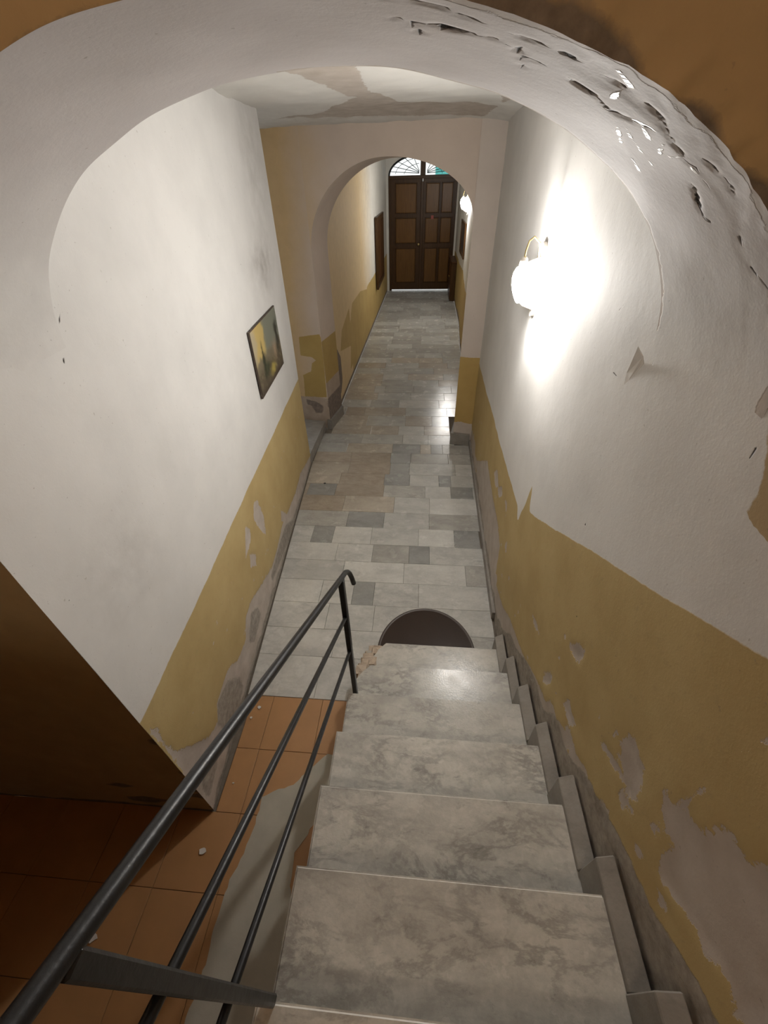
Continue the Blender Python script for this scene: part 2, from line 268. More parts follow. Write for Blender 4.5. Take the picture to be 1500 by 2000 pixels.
M_LOBBY = paint('plaster_lobby', amp=0.05)
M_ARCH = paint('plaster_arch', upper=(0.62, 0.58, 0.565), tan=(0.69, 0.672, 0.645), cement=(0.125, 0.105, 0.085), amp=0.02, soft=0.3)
M_FAR = paint('plaster_far_arch', upper=(0.54, 0.45, 0.375), tan=(0.58, 0.42, 0.23), dado=(0.42, 0.30, 0.11), bare=(0.44, 0.36, 0.29), cement=(0.15, 0.12, 0.10), soft=0.25)
M_CORR = paint('plaster_corridor', upper=(0.64, 0.62, 0.57), tan=(0.64, 0.49, 0.28), dado=(0.46, 0.335, 0.13), cement=(0.14, 0.11, 0.09), soft=0.5)
M_CEIL = paint('plaster_ceiling', upper=(0.66, 0.64, 0.60), bare=(0.50, 0.45, 0.40), wave=2.4, amp=0.06)
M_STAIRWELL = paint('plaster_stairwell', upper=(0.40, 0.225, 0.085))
M_EDGE = marble('marble_lit_worn_edge', (0.80, 0.78, 0.72), (0.4, 0.39, 0.37), 0.3, 1.5, 0.3, 0.1)  # paler marble paints in the lamp-lit line along the worn nosings
M_TREAD = marble('marble_tread', (0.55, 0.535, 0.485), (0.10, 0.097, 0.092), 1.1, 1.5, 0.24, 0.14)
M_TILE = marble('marble_pale', (0.60, 0.60, 0.565), (0.24, 0.24, 0.235), 0.6, 1.3, 0.22, 0.10)
M_TILE_G = marble('marble_grey', (0.36, 0.365, 0.35), (0.15, 0.15, 0.15), 0.5, 1.4, 0.22, 0.1)
M_TILE_M = marble('marble_mid', (0.48, 0.475, 0.44), (0.19, 0.185, 0.175), 0.5, 1.4, 0.22, 0.15)
M_TILE_B = marble('marble_beige', (0.52, 0.475, 0.40), (0.22, 0.18, 0.14), 0.5, 1.4, 0.22, 0.2)
M_TILE_W = marble('worn_cement_tile', (0.42, 0.36, 0.285), (0.17, 0.135, 0.10), 0.6, 3.0, 0.55, 0.3)
M_SKIRT = marble('marble_skirting', (0.30, 0.28, 0.25), (0.13, 0.12, 0.11), 0.5, 2.0, 0.5, 0.35)
M_TERRA = plain('terracotta', (0.40, 0.215, 0.092), 0.42, var=0.16, scale=7, bumpd=0.0006)
M_GROUT = plain('grout', (0.17, 0.145, 0.115), 0.9, scale=40)
M_CEMENT = plain('cement_screed', (0.43, 0.41, 0.345), 0.9, var=0.18, scale=9, bumpd=0.003)
M_RUBBLE = plain('rubble', (0.45, 0.37, 0.29), 0.95, var=0.35, scale=25, bumpd=0.004)
M_MASON = plain('masonry_base', (0.42, 0.39, 0.34), 0.9, var=0.15, scale=8, bumpd=0.003)
M_IRON = plain("black_iron", (0.012, 0.0125, 0.014), 0.36, 0.0, var=0.3, scale=60, bumpd=0.0006, spec=0.35)
M_MAT = plain('rubber_mat', (0.030, 0.018, 0.012), 0.36, var=0.2, scale=14, bumpd=0.0008, spec=0.22)
M_DOOR = wood('door_wood', (0.165, 0.080, 0.020), (0.095, 0.043, 0.011), 0.36)
M_DOORD = wood('door_wood_dark', (0.075, 0.035, 0.010), (0.040, 0.019, 0.007), 0.40)
M_SHUT = wood('shutter_wood', (0.10, 0.042, 0.014), (0.050, 0.022, 0.009), 0.4)
M_BRASS = plain('brass', (0.55, 0.42, 0.2), 0.3, 1.0, scale=50)
M_WHITE = plain('white_enamel', (0.62, 0.58, 0.52), 0.4, var=0.08)
M_SHADE = plain('beige_enamel', (0.30, 0.24, 0.17), 0.5, var=0.1)
M_FLAKE = plain('plaster_flake', (0.68, 0.65, 0.61), 0.85, var=0.08, scale=30)
M_GLASS = NT('pane_glass').fin((1, 1, 1, 1), 0.02, Transmission__Weight=1.0, IOR=1.1)
M_FAC = plain('street_facade', (0.80, 0.78, 0.72), 0.9, var=0.06, scale=3)
M_TEAL = plain('teal_shutter_paint', (0.06, 0.30, 0.26), 0.6, var=0.2)
M_ROAD = plain('street_stone', (0.5, 0.48, 0.45), 0.9, var=0.1)

# ------------------------------------------------------------------ plan of the place
XLa, XLk = -1.02, -0.062                       # left lobby wall: x = XLa + XLk (y - 0.64)
def XL(y): return XLa + XLk*(np.asarray(y)-0.64)
def XR(y):
    y = np.asarray(y, float); d = y-2.6; f = np.maximum(d, 0)
    return 0.622 + 0.004*f + 0.010*f*f*np.exp(-f*.45) - 0.010*np.minimum(1, np.maximum(0, -d))**2*np.clip(y-0.9, 0, 1)
TOP, CEIL = 4.25, 3.01
ACX, AZS, AA, AB = -0.2075, 2.25, 0.8275, 0.555    # near arch: centre, springing, half span, rise
PA = np.array([0.44, 4.65]); PD = np.array([1.54, -0.30])/math.hypot(1.54, 0.30); PN = np.array([-PD[1], PD[0]])  # far arch wall line and its inward normal
def pier(u, w=0.0): return PA + PD*u + PN*w
def corr_l(y): return -1.14 + 0.0175*(np.asarray(y, float)-5.4)
def corr_r(y): return np.interp(np.asarray(y, float), [5.0, 8.4, 10.0, 13.4], [0.70, 0.765, 0.84, 0.845])
Y_END = 13.3

# ---- floor base
s = Sheet(); s.grid([(-3.4, -2, -.012), (-3.4, 13.45, -.012), (1.3, -2, -.012), (1.3, 13.45, -.012)], 2, 2, flip=True)
floor = s.build('floor', M_GROUT)

# ---- right wall (lobby and stairs)
Q, nu, nv = lat(steps(-1.8, 4.72, 0.02), steps(0, TOP, 0.02)); y, z = Q[:, 0], Q[:, 1]
stair_z = np.clip((1.889-y)/0.2684*0.17, 0, 2)                      # height of the flight along the wall
line = np.where(y > 1.95, 1.06-0.022*(y-1.95), 1.105+(1.95-y)*0.572)
line = line + 0.012*vnoise(Q, 5) + 0.16*np.exp(-((y-1.86)/0.035)**2) - 0.07*np.exp(-((y-1.98)/0.04)**2)
dado = line-z
band = np.where(y > 1.9, 0.30+0.10*vnoise(Q, 3), 0.19+0.05*vnoise(Q, 4)) + 0.07*vnoise(Q, 14, 5)
bare = np.maximum(sdf_polys(Q, D['R_bare']), (band+stair_z-z-0.02)*0.8)
bare = np.where(y < 0.45, np.maximum(sdf_polys(Q, D['R_bare']), 0.10+stair_z-z), bare)
chips = [(RNG.uniform(0.4, 4.4), RNG.uniform(0, 1)**2*0.55, RNG.uniform(0.004, 0.016)) for _ in range(70)]
bare = np.maximum(bare, sdf_dots(Q, [(a, float(np.interp(a, [0, 1.889], [1.19, 0]))+0.15+b, c) for a, b, c in chips]))
cem = np.where(y > 1.9, 0.11+0.06*vnoise(Q, 6, 3), 0.15+0.05*vnoise(Q, 6, 3))+stair_z-z
ochre = np.maximum(sdf_polys(Q, D['R_ochre']), np.where((z > 2.12), 0.66-y, -1))
crack = sdf_lines(Q, D['R_crack'])+0.004
crack = np.maximum(crack, sdf_dots(Q, [(1.2, 1.63, .009), (1.02, 1.32, .006), (1.36, 1.25, .006), (2.3, 1.2, .005)]))
disp = -0.004*np.clip(bare/0.01, 0, 1)+0.004*vnoise(Q, 2.2, 7)
s = Sheet(); s.grid(np.stack([XR(y)-disp, y, z], -1), nu, nv, dict(dado=dado, bare=bare, cement=cem, ochre=ochre, crack=crack), flip=True)
s.box((0.72, -1.8, 0), (0.9, 4.72, TOP))
wall_right = s.build('wall_right', M_LOBBY)
# curled plaster flake on the right wall
bm = bmesh.new(); fl = D['R_flake']; a = []; b = []
for i, (yy, zz) in enumerate(fl):
    lift = (0.001, 0.004, 0.008, 0.022, 0.012, 0.003)[i]
    a.append(bm.verts.new((float(XR(yy))-lift, yy, zz))); b.append(bm.verts.new((float(XR(yy))-lift+0.002, yy, zz)))
bm.faces.new(a); bm.faces.new(b[::-1])
for i in range(len(a)): j = (i+1) % len(a); bm.faces.new((a[i], b[i], b[j], a[j]))
bm_obj('plaster_flake', bm, M_FLAKE, wall_right)

# ---- left wall
Q, nu, nv = lat(steps(0.645, 4.08, 0.02), steps(0, CEIL+0.05, 0.02)); y, z = Q[:, 0], Q[:, 1]
dado = 1.022-z+0.006*vnoise(Q, 4)
bare = np.maximum(sdf_polys(Q, D['L_bare']), 0.05+0.03*vnoise(Q, 8)-z)
chips = [(RNG.uniform(0.8, 3.9), 0.2+RNG.uniform(0, 1)**1.5*0.6, RNG.uniform(0.003, 0.011)) for _ in range(45)]
bare = np.maximum(bare, sdf_dots(Q, chips))
cem = np.maximum(sdf_polys(Q, D['L_cem']), 0.045+0.03*vnoise(Q, 9, 4)-z)
crack = np.maximum(sdf_lines(Q, D['L_crack'][:2])+0.0026, sdf_lines(Q, D['L_crack'][2:])+0.0004)
crack = np.maximum(crack, sdf_dots(Q, [(1.02, 1.62, .005), (0.9, 1.72, .004), (1.5, 1.12, .005), (2.0, 1.25, .004), (0.72, 1.66, .006), (1.9, 2.0, .004), (3.0, 2.2, .004)]))
stain = 1.2*np.exp(-((y-3.5)/.28)**2-((z-2.12)/.16)**2)+0.5*np.exp(-((y-0.95)/.2)**2-((z-1.55)/.2)**2)+0.55*np.exp(-((y-3.7)/.3)**2-((z-2.7)/.35)**2)
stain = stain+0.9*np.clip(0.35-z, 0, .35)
disp = -0.005*np.clip(bare/0.012, 0, 1)+0.004*vnoise(Q, 2.0, 3)
s = Sheet(); s.grid(np.stack([XL(y)+disp, y, z], -1), nu, nv, dict(dado=dado, bare=bare, cement=cem, crack=crack, stain=stain))
s.grid([(-1.235, 4.08, 0), (-1.235, 4.08, 3.06), (-2.4, 4.08, 0), (-2.4, 4.08, 3.06)], 2, 2)
s.box((-2.4, 0.74, 0), (-1.30, 4.06, 3.06))
s.build('wall_left', M_LOBBY)

# ---- near arch: soffit, the ochre face towards the stairs and the plain far face
def y_face(x): return np.interp(x, [-1.1, -0.95, -0.55, 0.3, 0.62], [0.645, 0.66, 0.715, 0.735, 0.75])
th = steps(0, math.pi, 0.0125)
def soff(t, y):
    return ACX+np.where(np.cos(t) > 0, XR(y)+0.001-ACX, ACX-XL(y)+0.001)*np.cos(t), AZS+AB*np.sin(t)
Q, nu, nv = lat(th, np.linspace(0, 1, 61)); t, k = Q[:, 0], Q[:, 1]
y0 = y_face(soff(t, 0.7)[0])
yy = y0+(1.2-y0)*k; SQ = np.stack([t*0.75, yy], -1)
rag = 0.010*vnoise(np.stack([t*0.75, t*0], -1), 30)*np.clip((1.4-t)/.5, 0, 1)*np.clip(1-k*6, 0, 1)
yy = yy+rag; SQ[:, 1] = yy; sx, sz = soff(t, yy)
ck = sdf_lines(SQ, D['S_crack'])+0.0024+0.0018*vnoise(SQ, 40, 2); wide = sdf_polys(SQ, D['S_wide'])
crack = np.maximum(ck, wide)
gl = sdf_lines(SQ, D['S_glint'])+0.0035+0.003*vnoise(SQ, 60, 3)
ed = np.clip(1-(yy-y0)/0.10, 0, 1)*np.clip((1.5-t)/.6, 0, 1)
dep = 0.007*np.clip(crack/0.004, 0, 1)+0.004*ed*(0.5+0.5*vnoise(SQ, 45, 6))+0.005*vnoise(SQ, 5)+0.0014*np.clip(1-(yy-0.82-0.03*vnoise(SQ, 9))/0.02, 0, 1)*np.clip((1.4-t)/.4, 0, 1)
nx, nz = np.cos(np.clip(t, 0, math.pi))/AA, np.sin(np.clip(t, 0, math.pi))/AB; ln = np.hypot(nx, nz); dep = dep*np.clip(np.sin(t)*1.6, 0, 1)
V = np.stack([sx+dep*nx/ln, yy, sz+dep*nz/ln], -1)
bare = np.where(t < 1.5, 0.012-(yy-y0)+0.012*vnoise(SQ, 25, 9), -1)
bare = np.maximum(bare, np.where(t < 1.7, 0.010-(1.2-yy)+0.008*vnoise(SQ, 22, 1), -1))
s = Sheet(); s.grid(V, nu, nv, dict(crack=crack, glint=gl, bare=bare, tan=np.where(t > 1.6, (t-2.55)*0.9, (0.35-t)*1.2)))
edge = V.reshape(nu, nv, 3)
# near face above the arch
tt = th[th >= 0]; i0 = len(th)-len(tt); E0 = edge[i0:, 0]; E1 = edge[i0:, -1]
def outer(t, x0, x1, z1):
    dx, dz = np.cos(t)*AA, np.sin(t)*AB; kx = np.where(dx > 1e-9, (x1-ACX)/np.maximum(dx, 1e-9), np.where(dx < -1e-9, (x0-ACX)/np.minimum(dx, -1e-9), 1e9))
    kz = np.where(dz > 1e-9, (z1-AZS)/np.maximum(dz, 1e-9), 1e9); kk = np.minimum(kx, kz); return np.stack([ACX+dx*kk, AZS+dz*kk], -1)
O = outer(tt, -3.4, 0.66, TOP); kk = np.linspace(0, 1, 60)**1.6
P = np.zeros((len(tt), 60, 3)); P[:, :, 0] = E0[:, None, 0]+(O[:, None, 0]-E0[:, None, 0])*kk; P[:, :, 2] = E0[:, None, 2]+(O[:, None, 1]-E0[:, None, 2])*kk
P[:, :, 1] = E0[:, None, 1]+(y_face(P[:, :, 0])-E0[:, None, 1])*np.clip(kk*8, 0, 1)
FQ = np.stack([P[:, :, 0].ravel(), P[:, :, 2].ravel()], -1)
gd = np.hypot(P[:, :, 0]-E0[:, None, 0], P[:, :, 2]-E0[:, None, 2]); gt = np.broadcast_to(tt[:, None], gd.shape)
win = lambda a, b_, w: w*np.clip((gt-a)/.05, 0, 1)*np.clip((b_-gt)/.05, 0, 1)
gw = np.maximum(np.maximum(win(.98, 1.42, .024), win(.80, .93, .015)), win(.15, .74, .026))*(1+.45*vnoise(np.stack([gt.ravel(), gt.ravel()*0], -1), 14, 2).reshape(gd.shape))
gw = (gw-gd-.004).ravel()
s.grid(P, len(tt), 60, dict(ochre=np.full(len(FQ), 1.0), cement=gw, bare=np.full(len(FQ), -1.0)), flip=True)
# near face to the left of the lobby wall corner (the dark ochre return)
Q, nu2, nv2 = lat(steps(-3.4, XLa, 0.03), steps(0, AZS, 0.03)); 
cm = np.maximum(0.03+0.02*vnoise(Q, 7)-Q[:, 1], sdf_polys(Q, [[(-1.5, .30), (-1.42, .34), (-1.33, .31), (-1.4, .27)], [(-1.46, .13), (-1.35, .16), (-1.22, .12), (-1.33, .06), (-1.45, .07)], [(-1.13, .24), (-1.06, .27), (-1.02, .22), (-1.08, .2)]]))
crn = sdf_dots(Q, [(-1.02, .86, .03), (-1.02, .53, .02), (-1.02, .45, .025), (-1.02, .30, .03), (-1.02, .22, .04), (-1.02, .05, .02)])
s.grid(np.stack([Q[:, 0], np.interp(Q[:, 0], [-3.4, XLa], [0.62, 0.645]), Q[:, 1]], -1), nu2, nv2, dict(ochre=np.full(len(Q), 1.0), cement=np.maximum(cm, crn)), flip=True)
# far face
O = outer(tt, -1.12, 0.70, CEIL+0.06); P = np.zeros((len(tt), 2, 3)); P[:, 0] = E1; P[:, 1, 0] = O[:, 0]; P[:, 1, 1] = 1.2; P[:, 1, 2] = O[:, 1]
s.grid(P, len(tt), 2)
s.build('wall_near_arch', M_ARCH)

# ---- lobby ceiling
Q, nu, nv = lat(steps(-2.5, 0.78, 0.04), steps(1.15, 5.3, 0.04)); x, y = Q[:, 0], Q[:, 1]
zc = CEIL-0.05*np.clip((x-0.25)/.4, 0, 1)**2-0.035*np.clip((y-4.1)/.6, 0, 1)**2+0.008*vnoise(Q, 3)+0.006*vnoise(Q, 9, 4)
bare = np.minimum(0.5, sdf_polys(Q, [[(-.98, 1.4), (-.55, 3.2), (-.45, 3.7), (-.62, 4.0), (-.8, 4.35), (-1.25, 4.5), (.45, 4.6), (.5, 4.2), (-.2, 4.0), (-.35, 3.4), (-.3, 1.4)], [(.1, 2.8), (.4, 3.3), (.5, 4.0), (.62, 3.4), (.5, 2.6)]]))
s = Sheet(); s.grid(np.stack([x, y, zc], -1), nu, nv, dict(bare=bare, stain=0.35*np.clip((y-3.6)/1.0, 0, 1)), flip=True)
s.box((-2.5, 1.25, 3.1), (0.78, 5.3, 3.2))
s.build('ceiling', M_CEIL)

# ---- far arch wall with pilaster on the right
UC, UA = -0.812, 0.812
def arch2(t): return UC+UA*np.cos(t), np.where(np.cos(t) > 0, 2.28+0.47*np.sin(t), 2.0+0.75*np.sin(t))
def strip(s, prof, depth0, depth1, n=6):
    P = np.zeros((len(prof), n, 3))
    for j, w in enumerate(np.linspace(depth0, depth1, n)):
        for i, (u, z) in enumerate(prof): q = pier(u, w); P[i, j] = (q[0], q[1], z)
    return P
s = Sheet()
u, nu, nv = lat(steps(-2.2, -1.624, 0.02), steps(0, CEIL+.05, 0.02)); q = PA+u[:, :1]*PD
wr = 0.012*vnoise(u, 6)
s.grid(np.stack([q[:, 0], q[:, 1], u[:, 1]], -1), nu, nv, dict(dado=sdf_polys(u, D['A_dado']), cement=sdf_polys(u, D['A_cem']), tan=(-1.80-u[:, 0])*1.6+0.25*np.clip((u[:, 1]-1.2)/1.6, 0, 1)-.05, bare=np.minimum(0.42+wr-u[:, 1], 0.3)), flip=False)
# above the arch
tt = np.linspace(0, math.pi, 90); au, az = arch2(tt); prof = np.stack([au, az], -1)
U0 = prof; 
P = np.zeros((90, 30, 3)); FQ = np.zeros((90, 30, 2)); kk = np.linspace(0, 1, 30)
for j, k in enumerate(kk):
    FQ[:, j, 0] = prof[:, 0]; FQ[:, j, 1] = prof[:, 1]+(CEIL+.05-prof[:, 1])*k
q = PA+FQ[:, :, :1]*PD; P[:, :, :2] = q; P[:, :, 2] = FQ[:, :, 1]; F2 = FQ.reshape(-1, 2)
s.grid(P, 90, 30, dict(tan=(-1.62-F2[:, 0])*0.9), flip=True)
# soffit and jambs
full = [(0.0, 0.0), (0.0, 1.1)]+[tuple(p) for p in prof]+[(-1.624, 1.2), (-1.624, 0.0)]
P = strip(s, full, 0.0, 0.45); F2 = np.stack([np.repeat([p[0] for p in full], 6), np.repeat([p[1] for p in full], 6)], -1)
s.grid(P, len(full), 6, dict(dado=np.where(F2[:, 0] > -0.2, 1.0-F2[:, 1], 1.12-F2[:, 1]), bare=np.where(F2[:, 0] < -1.5, 0.62-F2[:, 1], -1), cement=np.where(F2[:, 0] < -1.5, 0.42-F2[:, 1], -1)))
# back face towards the corridor
P = np.zeros((90, 2, 3)); q = PA+prof[:, :1]*PD+PN*0.45; P[:, 0, :2] = q; P[:, 1, :2] = q; P[:, 0, 2] = prof[:, 1]; P[:, 1, 2] = 3.5
s.grid(P, 90, 2)
for ua, ub in ((-2.2, -1.624), (0.0, 0.5)):
    a, b = pier(ua, .45), pier(ub, .45); s.grid([(a[0], a[1], 0), (a[0], a[1], 3.5), (b[0], b[1], 0), (b[0], b[1], 3.5)], 2, 2)
s.build('wall_far_arch', M_FAR)
# pilaster at the right of the arch
s = Sheet(); u, nu, nv = lat(steps(0.0, 0.26, 0.02), steps(0, CEIL, 0.02)); q = PA+u[:, :1]*PD-PN*0.012
s.grid(np.stack([q[:, 0], q[:, 1], u[:, 1]], -1), nu, nv, dict(dado=1.065-u[:, 1]+0.004*vnoise(u, 9), bare=0.29+0.02*vnoise(u, 30)-u[:, 1]), flip=True)
a, b = pier(0, -.012), pier(0, 0.05); s.grid([(a[0], a[1], 0), (a[0], a[1], CEIL), (b[0], b[1], 0), (b[0], b[1], CEIL)], 2, 2)
s.build('trim_1', paint('plaster_pilaster', upper=(0.55, 0.48, 0.42), dado=(0.45, 0.315, 0.115)))
# stone plinth of the pilaster and foot stone of the left pier
def plinth(name, u0, u1, w0, w1, h):
    bm = bmesh.new(); P4 = [pier(u0, w0), pier(u1, w0), pier(u1, w1), pier(u0, w1)]
    add_prism(bm, [tuple(p) for p in P4], 0, h); o = bm_obj(name, bm, M_SKIRT); o['kind'] = 'structure'; return o
plinth('trim_2', -0.03, 0.2, -0.045, 0.44, 0.15)
plinth('trim_3', -1.66, -1.60, -0.02, 0.44, 0.13)
# raised stone threshold in the recess on the left
bm = bmesh.new(); add_prism(bm, [(-2.4, 4.09), (-1.235, 4.09), (-1.215, 4.92), (-2.4, 5.12)], 0, 0.125)
o = bm_obj('trim_4', bm, M_SKIRT); o['kind'] = 'structure'
s = Sheet(); s.grid([(-2.38, 4.05, 0), (-2.38, 4.05, 3.06), (-2.38, 5.3, 0), (-2.38, 5.3, 3.06)], 2, 2); s.build('wall_recess', M_LOBBY)

# ---- corridor beyond the arch
Q, nu, nv = lat(steps(5.3, Y_END, 0.04), steps(0, 3.45, 0.04)); y, z = Q[:, 0], Q[:, 1]
dd = np.where(y > 9.0, 0.92+0.02*vnoise(Q, 3)-z, sdf_polys(Q, D['C_dado'])); dd = np.maximum(dd, np.where(y > 6.9, 0.92-0.06*(9-np.minimum(y, 9))-z+0.1*vnoise(Q, 2)*(y < 9), -1))
s = Sheet(); s.grid(np.stack([corr_l(y), y, z], -1), nu, nv, dict(dado=dd, cement=np.maximum(sdf_polys(Q, D['C_cem']), 0.06-z), tan=(9.3-y)*0.6, stain=0.8*np.exp(-((y-9.6)/.7)**2)*np.clip((z-1.2)/1, 0, 1)), flip=False)
s.build('wall_corridor_left', M_CORR)
Q, nu, nv = lat(steps(5.05, Y_END, 0.04), steps(0, 3.45, 0.04)); y, z = Q[:, 0], Q[:, 1]
s = Sheet(); s.grid(np.stack([corr_r(y), y, z], -1), nu, nv, dict(dado=1.0-z+0.03*vnoise(Q, 4), cement=0.08-z+0.05*vnoise(Q, 5), tan=(7.4-y)), flip=True)
s.build('wall_corridor_right', M_CORR)
s = Sheet(); s.grid([(-1.3, 4.9, 3.42), (-1.3, 13.4, 3.42), (1.0, 4.9, 3.42), (1.0, 13.4, 3.42)], 2, 2); s.box((-1.3, 4.9, 3.45), (1.0, 13.5, 3.55)); s.build('ceiling_corridor', M_CEIL)
# end wall with the arched opening of the entrance
DX0, DX1, DZ, FR = -0.94, 0.80, 2.58, 0.43
DC, DA = (DX0+DX1)/2, (DX1-DX0)/2
tt = np.linspace(0, math.pi, 40); prof = [(DX1, 0.0)]+[(DC+DA*math.cos(t), DZ+FR*math.sin(t)) for t in tt]+[(DX0, 0.0)]
s = Sheet(); n = len(prof); P = np.zeros((n, 2, 3))
for i, (x, z) in enumerate(prof):
    ox = 1.0 if i < 12 else (-1.3 if i > n-13 else x); oz = z if (i < 2 or i > n-3) else 3.45
    if 2 <= i < 12: oz = DZ+(3.45-DZ)*(i-1)/11
    if n-13 < i <= n-3: oz = DZ+(3.45-DZ)*(n-2-i)/11
    P[i, 0] = (x, Y_END, z); P[i, 1] = (ox, Y_END, oz)
s.grid(P, n, 2); P2 = P.copy(); P2[:, 1] = P2[:, 0]; P2[:, 1, 1] = Y_END+0.22; s.grid(P2, n, 2)
P3 = P.copy(); P3[:, :, 1] += 0.22; s.grid(P3, n, 2)
s.build('wall_end', M_CORR, smooth=False)

# ---- stairwell shell around and behind the camera
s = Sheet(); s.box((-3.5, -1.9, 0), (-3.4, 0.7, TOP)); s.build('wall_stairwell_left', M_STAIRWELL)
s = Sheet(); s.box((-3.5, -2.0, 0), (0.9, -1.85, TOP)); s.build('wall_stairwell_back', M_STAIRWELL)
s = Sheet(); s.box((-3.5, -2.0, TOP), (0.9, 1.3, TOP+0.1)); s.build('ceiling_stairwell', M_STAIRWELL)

# ------------------------------------------------------------------ floor tiles
def tile(name, x0, x1, y0, y1, mat, top=0.0, th=0.011, jit=0.0009, skew=None):
    g = 0.0011; z = top+random.uniform(-jit, jit); b = 0.0016
    x0 += g; x1 -= g; y0 += g; y1 -= g
    xa, xb = (x0, x1) if skew is None else (skew(y1)+g if skew else x0, x1)
    lo = [(x0, y0), (x1, y0), (xb, y1), (xa, y1)]
    up = [(x0+b, y0+b), (x1-b, y0+b), (xb-b, y1-b), (xa+b, y1-b)]; tz = [random.uniform(-.0004, .0004) for _ in range(4)]
    V = [(p[0], p[1], -th) for p in lo]+[(p[0], p[1], z-b*0.6) for p in lo]+[(p[0], p[1], z+t) for p, t in zip(up, tz)]
    F = [(8, 9, 10, 11)]+[(i, (i+1) % 4, 4+(i+1) % 4, 4+i) for i in range(4)]+[(4+i, 4+(i+1) % 4, 8+(i+1) % 4, 8+i) for i in range(4)]
    return mesh_obj(name, V, F, mat, floor)
rows = [1.288, 1.59, 1.82, 2.06, 2.30, 2.53, 2.75, 2.985, 3.22, 3.48, 3.69, 3.90, 4.14, 4.36, 4.58, 4.82, 5.06, 5.36]
while rows[-1] < Y_END-0.3: rows.append(rows[-1]+0.262)
rows[-1] = Y_END+0.04
GREY = [(-.30, .04, 4.36), (.17, .31, 4.36), (-.31, -.07, 4.14), (-.30, -.08, 3.90), (-.35, -.07, 3.69), (.25, .38, 3.69), (.37, .6, 3.48), (-.66, -.30, 2.985), (.37, .6, 2.75), (-.04, .14, 2.53), (-.48, -.31, 2.06), (-1.16, -.86, 3.48), (-.96, -.76, 2.75), (-.53, -.08, 6.15), (-1.03, -.76, 5.36)]
def bounds(y0, y1):
    ym = (y0+y1)/2
    if ym < 4.1: return float(XL(y0))+0.005, float(XR(ym))-0.01
    if ym < 4.9: return -1.225, float(XR(ym))-0.01 if ym < 4.6 else 0.46
    if ym < 5.3: return -1.13, 0.42
    return float(corr_l(ym))+0.01, float(corr_r(ym))-0.01
for y0, y1 in zip(rows, rows[1:]):
    a, b = bounds(y0, y1); far = y0 > 5.3
    gs = sorted([(x0, x1) for x0, x1, ry in GREY if y0-0.08 <= ry < y1-0.1])
    segs = []; cur = a
    for x0, x1 in gs+[(b, b)]:
        while x0-cur > 0.02:
            L = random.choice((0.36, 0.44, 0.52) if not far else (0.42, 0.5, 0.58)); e = cur+L
            if x0-e < 0.16: e = x0 if x0-cur < 0.62 else (cur+x0)/2
            segs.append((cur, min(e, x0), 0)); cur = min(e, x0)
        if x1 > x0: segs.append((max(x0, cur), min(x1, b), 1)); cur = min(x1, b)
    for x0, x1, g in segs:
        xm, ym = (x0+x1)/2, (y0+y1)/2; r = random.random()
        if g: mt = M_TILE_G if y0 < 5 else (M_TILE_W if y0 < 5.6 else M_TILE_M)
        elif -1.3 < xm < -0.42 and 2.95 < ym < 4.3: mt = M_TILE_W if r < 0.66 else (M_TILE_B if r < .88 else M_TILE_M)
        elif ym > 4.3 and ym < 7.6: mt = M_TILE_B if r < 0.45 else (M_TILE if r < 0.7 else M_TILE_M)
        elif ym >= 7.6: mt = M_TILE_M if r < 0.6 else M_TILE
        else: mt = M_TILE if r < 0.86 else M_TILE_M
        first = x0 == a and ym < 4.05
        tile('marble_tile', x0, x1, y0, y1, mt, skew=(lambda yv: float(XL(yv))+0.005) if first else None)
# terracotta tiles beside and under the stairs
ty = [1.286-0.322*k for k in range(11)]
for k in range(8):
    y1, y0 = ty[k], ty[k+1]
    if y0 > 0.6 or k < 2: xs = [-1.012, -0.875, -0.553, -0.30]
    else: xs = [-0.30-0.3225*j for j in range(9)]; xs = sorted([-0.30]+[-0.553-0.322*j for j in range(9)])
    for x0, x1 in zip(xs, xs[1:]): tile('terracotta_tile', x0, x1, y0, y1, M_TERRA)
# grey cement smeared over the terracotta at the foot of the stairs
pp = [(-.46, .965), (-.345, .95), (-.335, .80), (-.40, .72), (-.46, .66), (-.50, .58), (-.545, .50), (-.54, .38), (-.50, .25), (-.52, .10), (-.50, -.15), (-.56, -.5), (-.80, -.5), (-.86, -.1), (-.84, .1), (-.845, .32), (-.80, .48), (-.78, .60), (-.785, .72), (-.70, .77), (-.62, .80), (-.53, .90)]
bm = bmesh.new(); r2 = random.Random(3); out = []
for i, p in enumerate(pp):
    q = pp[(i+1) % len(pp)]; L = math.hypot(q[0]-p[0], q[1]-p[1]); n = max(1, int(L/0.025))
    for j in range(n): out.append((p[0]+(q[0]-p[0])*j/n+r2.uniform(-.006, .006), p[1]+(q[1]-p[1])*j/n+r2.uniform(-.006, .006)))
add_prism(bm, out, 0.0015, 0.004)
bm_obj('cement_patch', bm, M_CEMENT, floor)
# drain hole in the grey slab by the left wall
bm = bmesh.new(); add_lathe(bm, [(0.013, 0.0005), (0.013, 0.0022), (0.009, 0.0024)], 14, Matrix.Translation((-1.0, 3.69, 0))); bm_obj('drain_plug', bm, M_IRON, floor)

